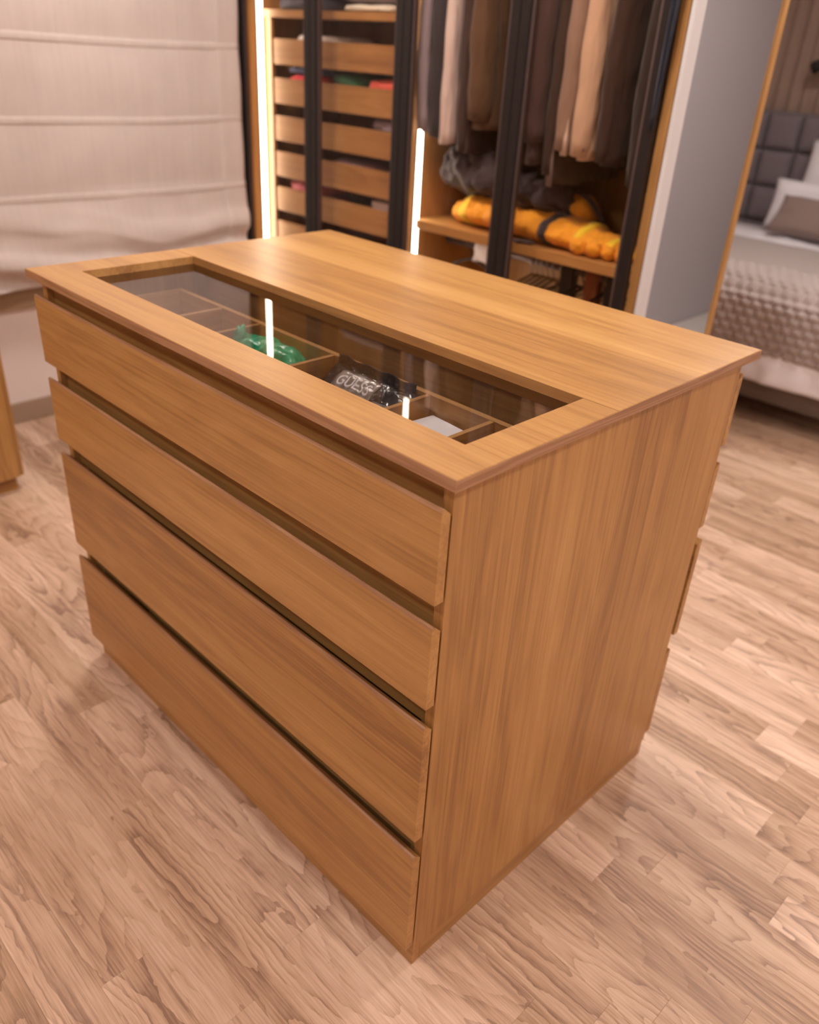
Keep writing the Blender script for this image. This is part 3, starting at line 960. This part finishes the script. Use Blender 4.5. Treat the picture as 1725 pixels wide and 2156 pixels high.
folded('folded_shirt', 'mauve brown shirt folded in the fourth inner drawer', -2.32, -2.02, .9215, 1.012, (.16, .09, .10), seed=8, group=G, layers=2)
folded('folded_shirt', 'greyish brown shirt folded beside the mauve one', -2.005, -1.80, .9215, 1.002, (.19, .15, .14), seed=18, group=G, layers=2)
folded('folded_shirt', 'pink shirt folded in the fifth inner drawer', -2.62, -2.38, .7775, .892, (.50, .17, .22), seed=9, group=G, layers=2, e=.6)
t = root('striped_box', (-1.98, 1.80, .7765), 'small grey striped box in the fifth inner drawer', 'box')
mk('box_body', box(-2.035, -1.925, 1.724, 1.88, .7765, .865, .002), fab((.30, .26, .27)), t)
for q in range(3):
    mk('box_stripe', box(-2.0352, -1.9248, 1.7232, 1.7238, .83 + q * .011, .834 + q * .011), fab((.55, .5, .52)), t)
mk('box_lid', box(-2.038, -1.922, 1.7225, 1.883, .865, .884, .002), fab((.40, .36, .37)), t)
folded('folded_jeans', 'dark blue jeans folded on the shelf above the drawers', -2.665, -2.36, 1.5365, 1.66, (.075, .075, .10), 1.72, 2.02, seed=10, layers=3, cat='jeans')
folded('folded_sweater', 'cream sweater lying under a grey stack on the shelf', -2.24, -1.93, 1.5365, 1.562, (.60, .48, .40), 1.715, 2.0, seed=11, cat='sweater')
folded('folded_sweater', 'grey sweaters stacked on top of the cream one', -2.25, -1.92, 1.566, 1.70, (.19, .165, .18), 1.72, 2.0, seed=12, layers=3, cat='sweater')

# ------------------------------------------------------------------ roman blind on the left wall
bl = root('roman_blind', (-2.70, .9, .55), 'pleated linen roman blind hanging in front of the window', 'blind')
BY0, BY1 = .262, 1.556
SEAMS = [1.394 + .264 * q for q in range(-2, 4)]


def blind_pt(u, v):
    y = BY0 + u * (BY1 - BY0)
    z = .545 + v * (2.33 - .545)
    x = -2.690
    low = max(0.0, min(1.0, (.90 - z) / .30))
    x += .006 * noise.noise(Vector((y * 3.0, z * 6, 1.3))) + .004 * noise.noise(Vector((y * 14, z * 1.5, 4)))
    ph = (z - SEAMS[0]) / .264
    x += .006 * math.sin((ph % 1.0) * PI)
    # slack, bunched cloth at the bottom
    fold = math.sin((z - .545) * 33 + 1.1 * y + 4.2 * noise.noise(Vector((y * 1.25, z * 2.6, 7.4))) + 1.4 * noise.noise(Vector((y * 4.5, z * 5, 2.2))))
    fold = math.copysign(abs(fold) ** .7, fold)
    x += low * (.040 * (.5 + .5 * fold) + .02)
    x += low * .024 * noise.noise(Vector((y * 4 + z * 5, z * 12, 3)))
    y += low * -.012 * max(0, u - .9) * 10 * math.sin((z - .545) * 14)
    zz = z + low * .012 * math.sin(y * 4.0)
    return Vector((x, y, zz))


solid(mk('blind_cloth', sheet(blind_pt, 110, 190), 'linen', bl, True), .0016)
for zs in SEAMS[0:]:
    if zs > 2.3:
        continue
    def seam(a, c, zs=zs):
        u = a
        v = (zs - .545) / (2.33 - .545)
        p = blind_pt(u, v)
        ang = (c - .5) * PI
        return Vector((p.x + .001 + .0038 * math.cos(ang), p.y, zs + .014 * math.sin(ang) + .004 * math.sin(a * 7)))
    solid(mk('batten_pocket', sheet(seam, 60, 8), 'linen', bl, True), .001)
def hem(a, c):
    u = 1 - .085 + .085 * a
    v = c * .985 + .012
    p = blind_pt(u, v)
    return Vector((p.x + .0022, p.y, p.z))
solid(mk('side_hem', sheet(hem, 8, 150), 'linen', bl, True), .0012)
mk('head_rail', box(-2.744, -2.700, BY0, BY1, 2.32, 2.36, .003), 'white_board', bl)

# ------------------------------------------------------------------ cabinet at the left
cb = root('tall_cabinet', (-2.47, -.35, 0), 'tall oak cabinet against the wall beside the linen blind', 'cabinet')
mk('side_panel', box(-2.762, -2.186, .222, .240, .055, 2.3, .0008), 'oak_z', cb)
mk('side_panel', box(-2.762, -2.186, -.94, -.922, .055, 2.3, .0008), 'oak_z', cb)
mk('back_panel', box(-2.762, -2.75, -.922, .222, .055, 2.3), 'oak_z', cb)
mk('top_panel', box(-2.75, -2.186, -.922, .222, 2.282, 2.3), 'oak_y', cb)
mk('bottom_panel', box(-2.75, -2.186, -.922, .222, .055, .073), 'oak_y', cb)
d = mk('door', box(-2.1855, -2.168, -.350, .218, .060, 2.298, .001), 'oak_z', cb)
mk('handle', box(-2.168, -2.150, -.31, -.30, 1.0, 1.3, .002), 'black_metal', d)
d = mk('door', box(-2.1855, -2.168, -.938, -.353, .060, 2.298, .001), 'oak_z', cb)
mk('handle', box(-2.168, -2.150, -.40, -.39, 1.0, 1.3, .002), 'black_metal', d)
mk('plinth', box(-2.72, -2.20, -.92, .215, 0, .0548), 'oak_y', cb)

# ------------------------------------------------------------------ bed
BX0, BX1, BYF, BYH = -2.05, -.43, 3.00, 5.02
bed = root('bed', (-1.15, 4.0, 0), 'upholstered bed with a grey tufted headboard', 'bed')
mk('bed_base', box(BX0, BX1, BYF + .02, BYH, .105, .24, .012), 'brown_frame', bed)
for x in (BX0 + .12, BX1 - .12):
    for y in (BYF + .5, BYH - .15):
        mk('leg', box(x - .03, x + .03, y - .03, y + .03, 0, .1045, .004), 'dark_plastic', bed)
mk('mattress', box(BX0 + .03, BX1 - .03, BYF + .05, BYH - .02, .2405, .53, .05, seg=4), 'sheet_white', bed, True)
mk('headboard_back', box(BX0 - .06, BX1 + .06, BYH + .05, BYH + .11, .10, 1.20, .012), 'headboard_grey', bed)
px_, pz_ = .221, .2165


def tuft(a, c):
    s_, t_ = a * 2 - 1, c * 2 - 1
    h = (1 - s_ ** 4) * (1 - t_ ** 4)
    return Vector((s_ * px_ / 2, -.048 * h ** .55, t_ * pz_ / 2))


tm = bmesh.new()
sheet(tuft, 14, 14, tm)
bmesh.ops.recalc_face_normals(tm, faces=tm.faces)
tme = bpy.data.meshes.new('tufted_panel')
tm.to_mesh(tme)
tm.free()
for p in tme.polygons:
    p.use_smooth = True
tme.materials.append(MATS['headboard_grey'])
hbn = int(round((BX1 - BX0 + .12) / px_))
for c_ in range(9):
    for r_ in range(5):
        x = -1.953 + .1105 - px_ + (c_ - 0) * px_
        if x > BX1 + .02:
            continue
        z = 1.20 - .004 - pz_ * (r_ + .5)
        solid(link('tufted_panel', tme, bed, (x, BYH + .0495, z)), .002, 1.0)

dv = root('white_duvet', (-1.15, 4.0, .5), 'white duvet spread over the bed with its edge hanging at the foot', 'duvet')


def drape(u, v, y1, ztop, zhem, lift=0.0, bulge=.05, amp=.012, seed=0.0, x0=BX0 - .02, x1=BX1 - .03, yfoot=BYF):
    """v from 0 (hem at the foot) to 1 (far edge on top of the bed)"""
    x = x0 + u * (x1 - x0)
    vert = ztop - zhem
    flat = y1 - yfoot
    L = vert + flat
    s = v * L
    r = .09
    if s < vert - r:
        y, z = yfoot - bulge * math.sin(min(1, (s + .05) / vert) * PI * .55), zhem + s
    elif s < vert + r:
        a = (s - vert + r) / (2 * r) * PI / 2
        y, z = yfoot - bulge + r - r * math.cos(a) + 0, ztop - r + r * math.sin(a)
        y += 0
    else:
        y, z = yfoot - bulge + r + (s - vert - r) * (flat + bulge - r) / (flat - r), ztop
    n1 = noise.noise(Vector((x * 5 + seed, s * 5, seed)))
    n2 = noise.noise(Vector((x * 16 + seed, s * 4, seed + 3)))
    if s < vert:
        y -= lift + amp * (n1 + .5 * n2) * 1.3
        z += .012 * n1 * (1 if s < .06 else .3)
    else:
        z += lift + amp * (n1 + .4 * n2)
    return Vector((x, y, z))


def duvet(u, v):
    ztop, drop = .575, .37
    wx, ly = BX1 - BX0, 4.55 - BYF
    sx = -drop + u * (wx + 2 * drop)
    sy = -drop + v * (ly + drop)

    def edge(s):                 # distance past an edge -> (offset outwards, drop), rounded
        if s >= .06:
            return 0.0, 0.0
        if s > -.06:
            a = (.06 - s) / .12 * PI / 2
            return .03 - .06 + .06 * math.sin(a), .06 * (1 - math.cos(a))
        return .03, .06 + (-s - .06)
    oxl, dxl = edge(sx)
    oxr, dxr = edge(wx - sx)
    oy, dy_ = edge(sy)
    x = BX0 + min(max(sx, .06), wx - .06) + (oxr - (0 if sx < wx - .06 else -.06)) * (1 if sx > wx - .06 else 0) - (oxl + .06) * (1 if sx < .06 else 0)
    y = BYF + max(sy, .06) - ((oy + .06) if sy < .06 else 0)
    z = ztop - max(dxl, dxr, dy_)
    n1 = noise.noise(Vector((sx * 5, sy * 5, 1.0)))
    n2 = noise.noise(Vector((sx * 16, sy * 16, 4.0)))
    k = .016 * (n1 + .5 * n2)
    out = Vector((1 if dxr > .06 else (-1 if dxl > .06 else 0), -1 if dy_ > .06 else 0, 0))
    p = Vector((x, y, z))
    return p + (out.normalized() * (k * 1.2) if out.length else Vector((0, 0, k)))


solid(mk('duvet_cloth', sheet(duvet, 130, 120), 'sheet_white', dv, True), .02, -1.0)
bk = root('beige_blanket', (-1.15, 3.6, .6), 'smooth beige blanket folded over the duvet', 'blanket')
solid(mk('blanket_cloth', sheet(lambda u, v: Vector((BX0 - .03 + u * (BX1 - BX0 + .06), 3.06 + v * 1.0, .603 + .005 * noise.noise(Vector((u * 9, v * 6, 2))))), 60, 40), 'blanket_beige', bk, True), .008)
kt = root('knitted_throw', (-1.15, 3.1, .6), 'chunky knitted taupe throw hanging over the foot of the bed', 'throw')


def knit(u, v):
    p = drape(u, v, 3.26, .622, .325, .012, .065, .010, 5.0)
    q = u * (BX1 - BX0 + .06) / .052
    s = v * (.297 + .26) / .040
    row = math.floor(s)
    fu = (q + .5 * (row % 2)) % 1.0
    fv = s % 1.0
    h = (abs(math.sin(fu * PI)) ** .6) * (abs(math.sin(fv * PI)) ** .6)
    fade = 1.0
    n = Vector((0, -1, .3)) if v < .5 else Vector((0, -.3, 1))
    return p + n.normalized() * (.017 * h * fade)


solid(mk('throw_knit', sheet(knit, 280, 112), 'knit_taupe', kt, True), .012, -1.0)


def pillow(name, label, c, s, rx, mat, cat='pillow', rz=0.0):
    t = root(name, (c[0], c[1], c[2] - s[1]), label, cat)
    def P(u, v, sg):
        a, b_ = u * 2 - 1, v * 2 - 1
        e = max(0, (1 - a ** 4) * (1 - b_ ** 4)) ** .5
        pinch = 1 - .06 * (1 - abs(a)) * 0
        x = a * s[0] * (1 - .05 * (1 - b_ * b_) * abs(a))
        z = b_ * s[1] * (1 - .06 * (1 - a * a) * abs(b_))
        y = sg * s[2] * e * (1 + .15 * noise.noise(Vector((a * 3, b_ * 3, sg + c[0] * 9))))
        p = Vector((x, y, z))
        p = Matrix.Rotation(rz, 3, 'Z') @ (Matrix.Rotation(rx, 3, 'X') @ p)
        return p + Vector(c)
    b = bmesh.new()
    sheet(lambda u, v: P(u, v, -1), 24, 18, b)
    sheet(lambda u, v: P(1 - u, v, 1), 24, 18, b)
    bmesh.ops.remove_doubles(b, verts=b.verts, dist=.0008)
    mk('pillow_case', b, mat, t, True)
    return t


pillow('white_pillow', 'white pillow standing upright against the headboard', (-1.255, 4.875, .865), (.33, .22, .075), math.radians(-14), 'sheet_white')
pillow('white_pillow', 'white pillow lying low in front of the upright one', (-1.315, 4.66, .722), (.335, .145, .085), math.radians(-13), 'sheet_white')
pillow('taupe_cushion', 'taupe cushion leaning against the low white pillow', (-1.215, 4.43, .700), (.31, .12, .055), math.radians(-38), 'cushion_taupe', 'cushion', math.radians(-6))

# curtain behind the headboard
cur = root('brown_curtain', (-1.2, 5.17, 0), 'floor length brown curtain hanging behind the headboard', 'curtain')
def curt(u, v):
    x = -2.72 + u * 3.1
    y = 5.165 - .014 * math.sin(x * 62 + 1.6 * math.sin(x * 7)) - .010 * math.sin(x * 23)
    return Vector((x, y, .02 + v * 2.5))
solid(mk('curtain_cloth', sheet(curt, 420, 4), 'curtain_brown', cur, True), .003)
mk('curtain_rail', box(-2.73, .40, 5.14, 5.19, 2.52, 2.55), 'white_board', cur)

wl = root('reading_lamp', (-1.58, 5.10, 1.20), 'small black reading lamp on top of the headboard', 'lamp')
mk('foot_plate', box(-1.62, -1.54, 5.072, 5.128, 1.2002, 1.215, .003), 'dark_plastic', wl)
mk('lamp_arm', tube([(-1.58, 5.10, 1.21), (-1.58, 5.10, 1.40), (-1.60, 5.06, 1.47), (-1.65, 5.03, 1.49)], .008, 8), 'dark_plastic', wl, True)
mk('lamp_head', tube([(-1.64, 5.03, 1.50), (-1.69, 5.03, 1.475), (-1.75, 5.03, 1.445)], [.028, .034, .036], 14), 'dark_plastic', wl, True)

rg = root('cream_rug', (0.05, 3.9, 0), 'pale cream rug on the floor beside the bed', 'rug')
b = box(-.34, .425, 3.15, 4.98, .0005, .016, .006)
mk('rug_pile', b, 'rug_cream', rg)
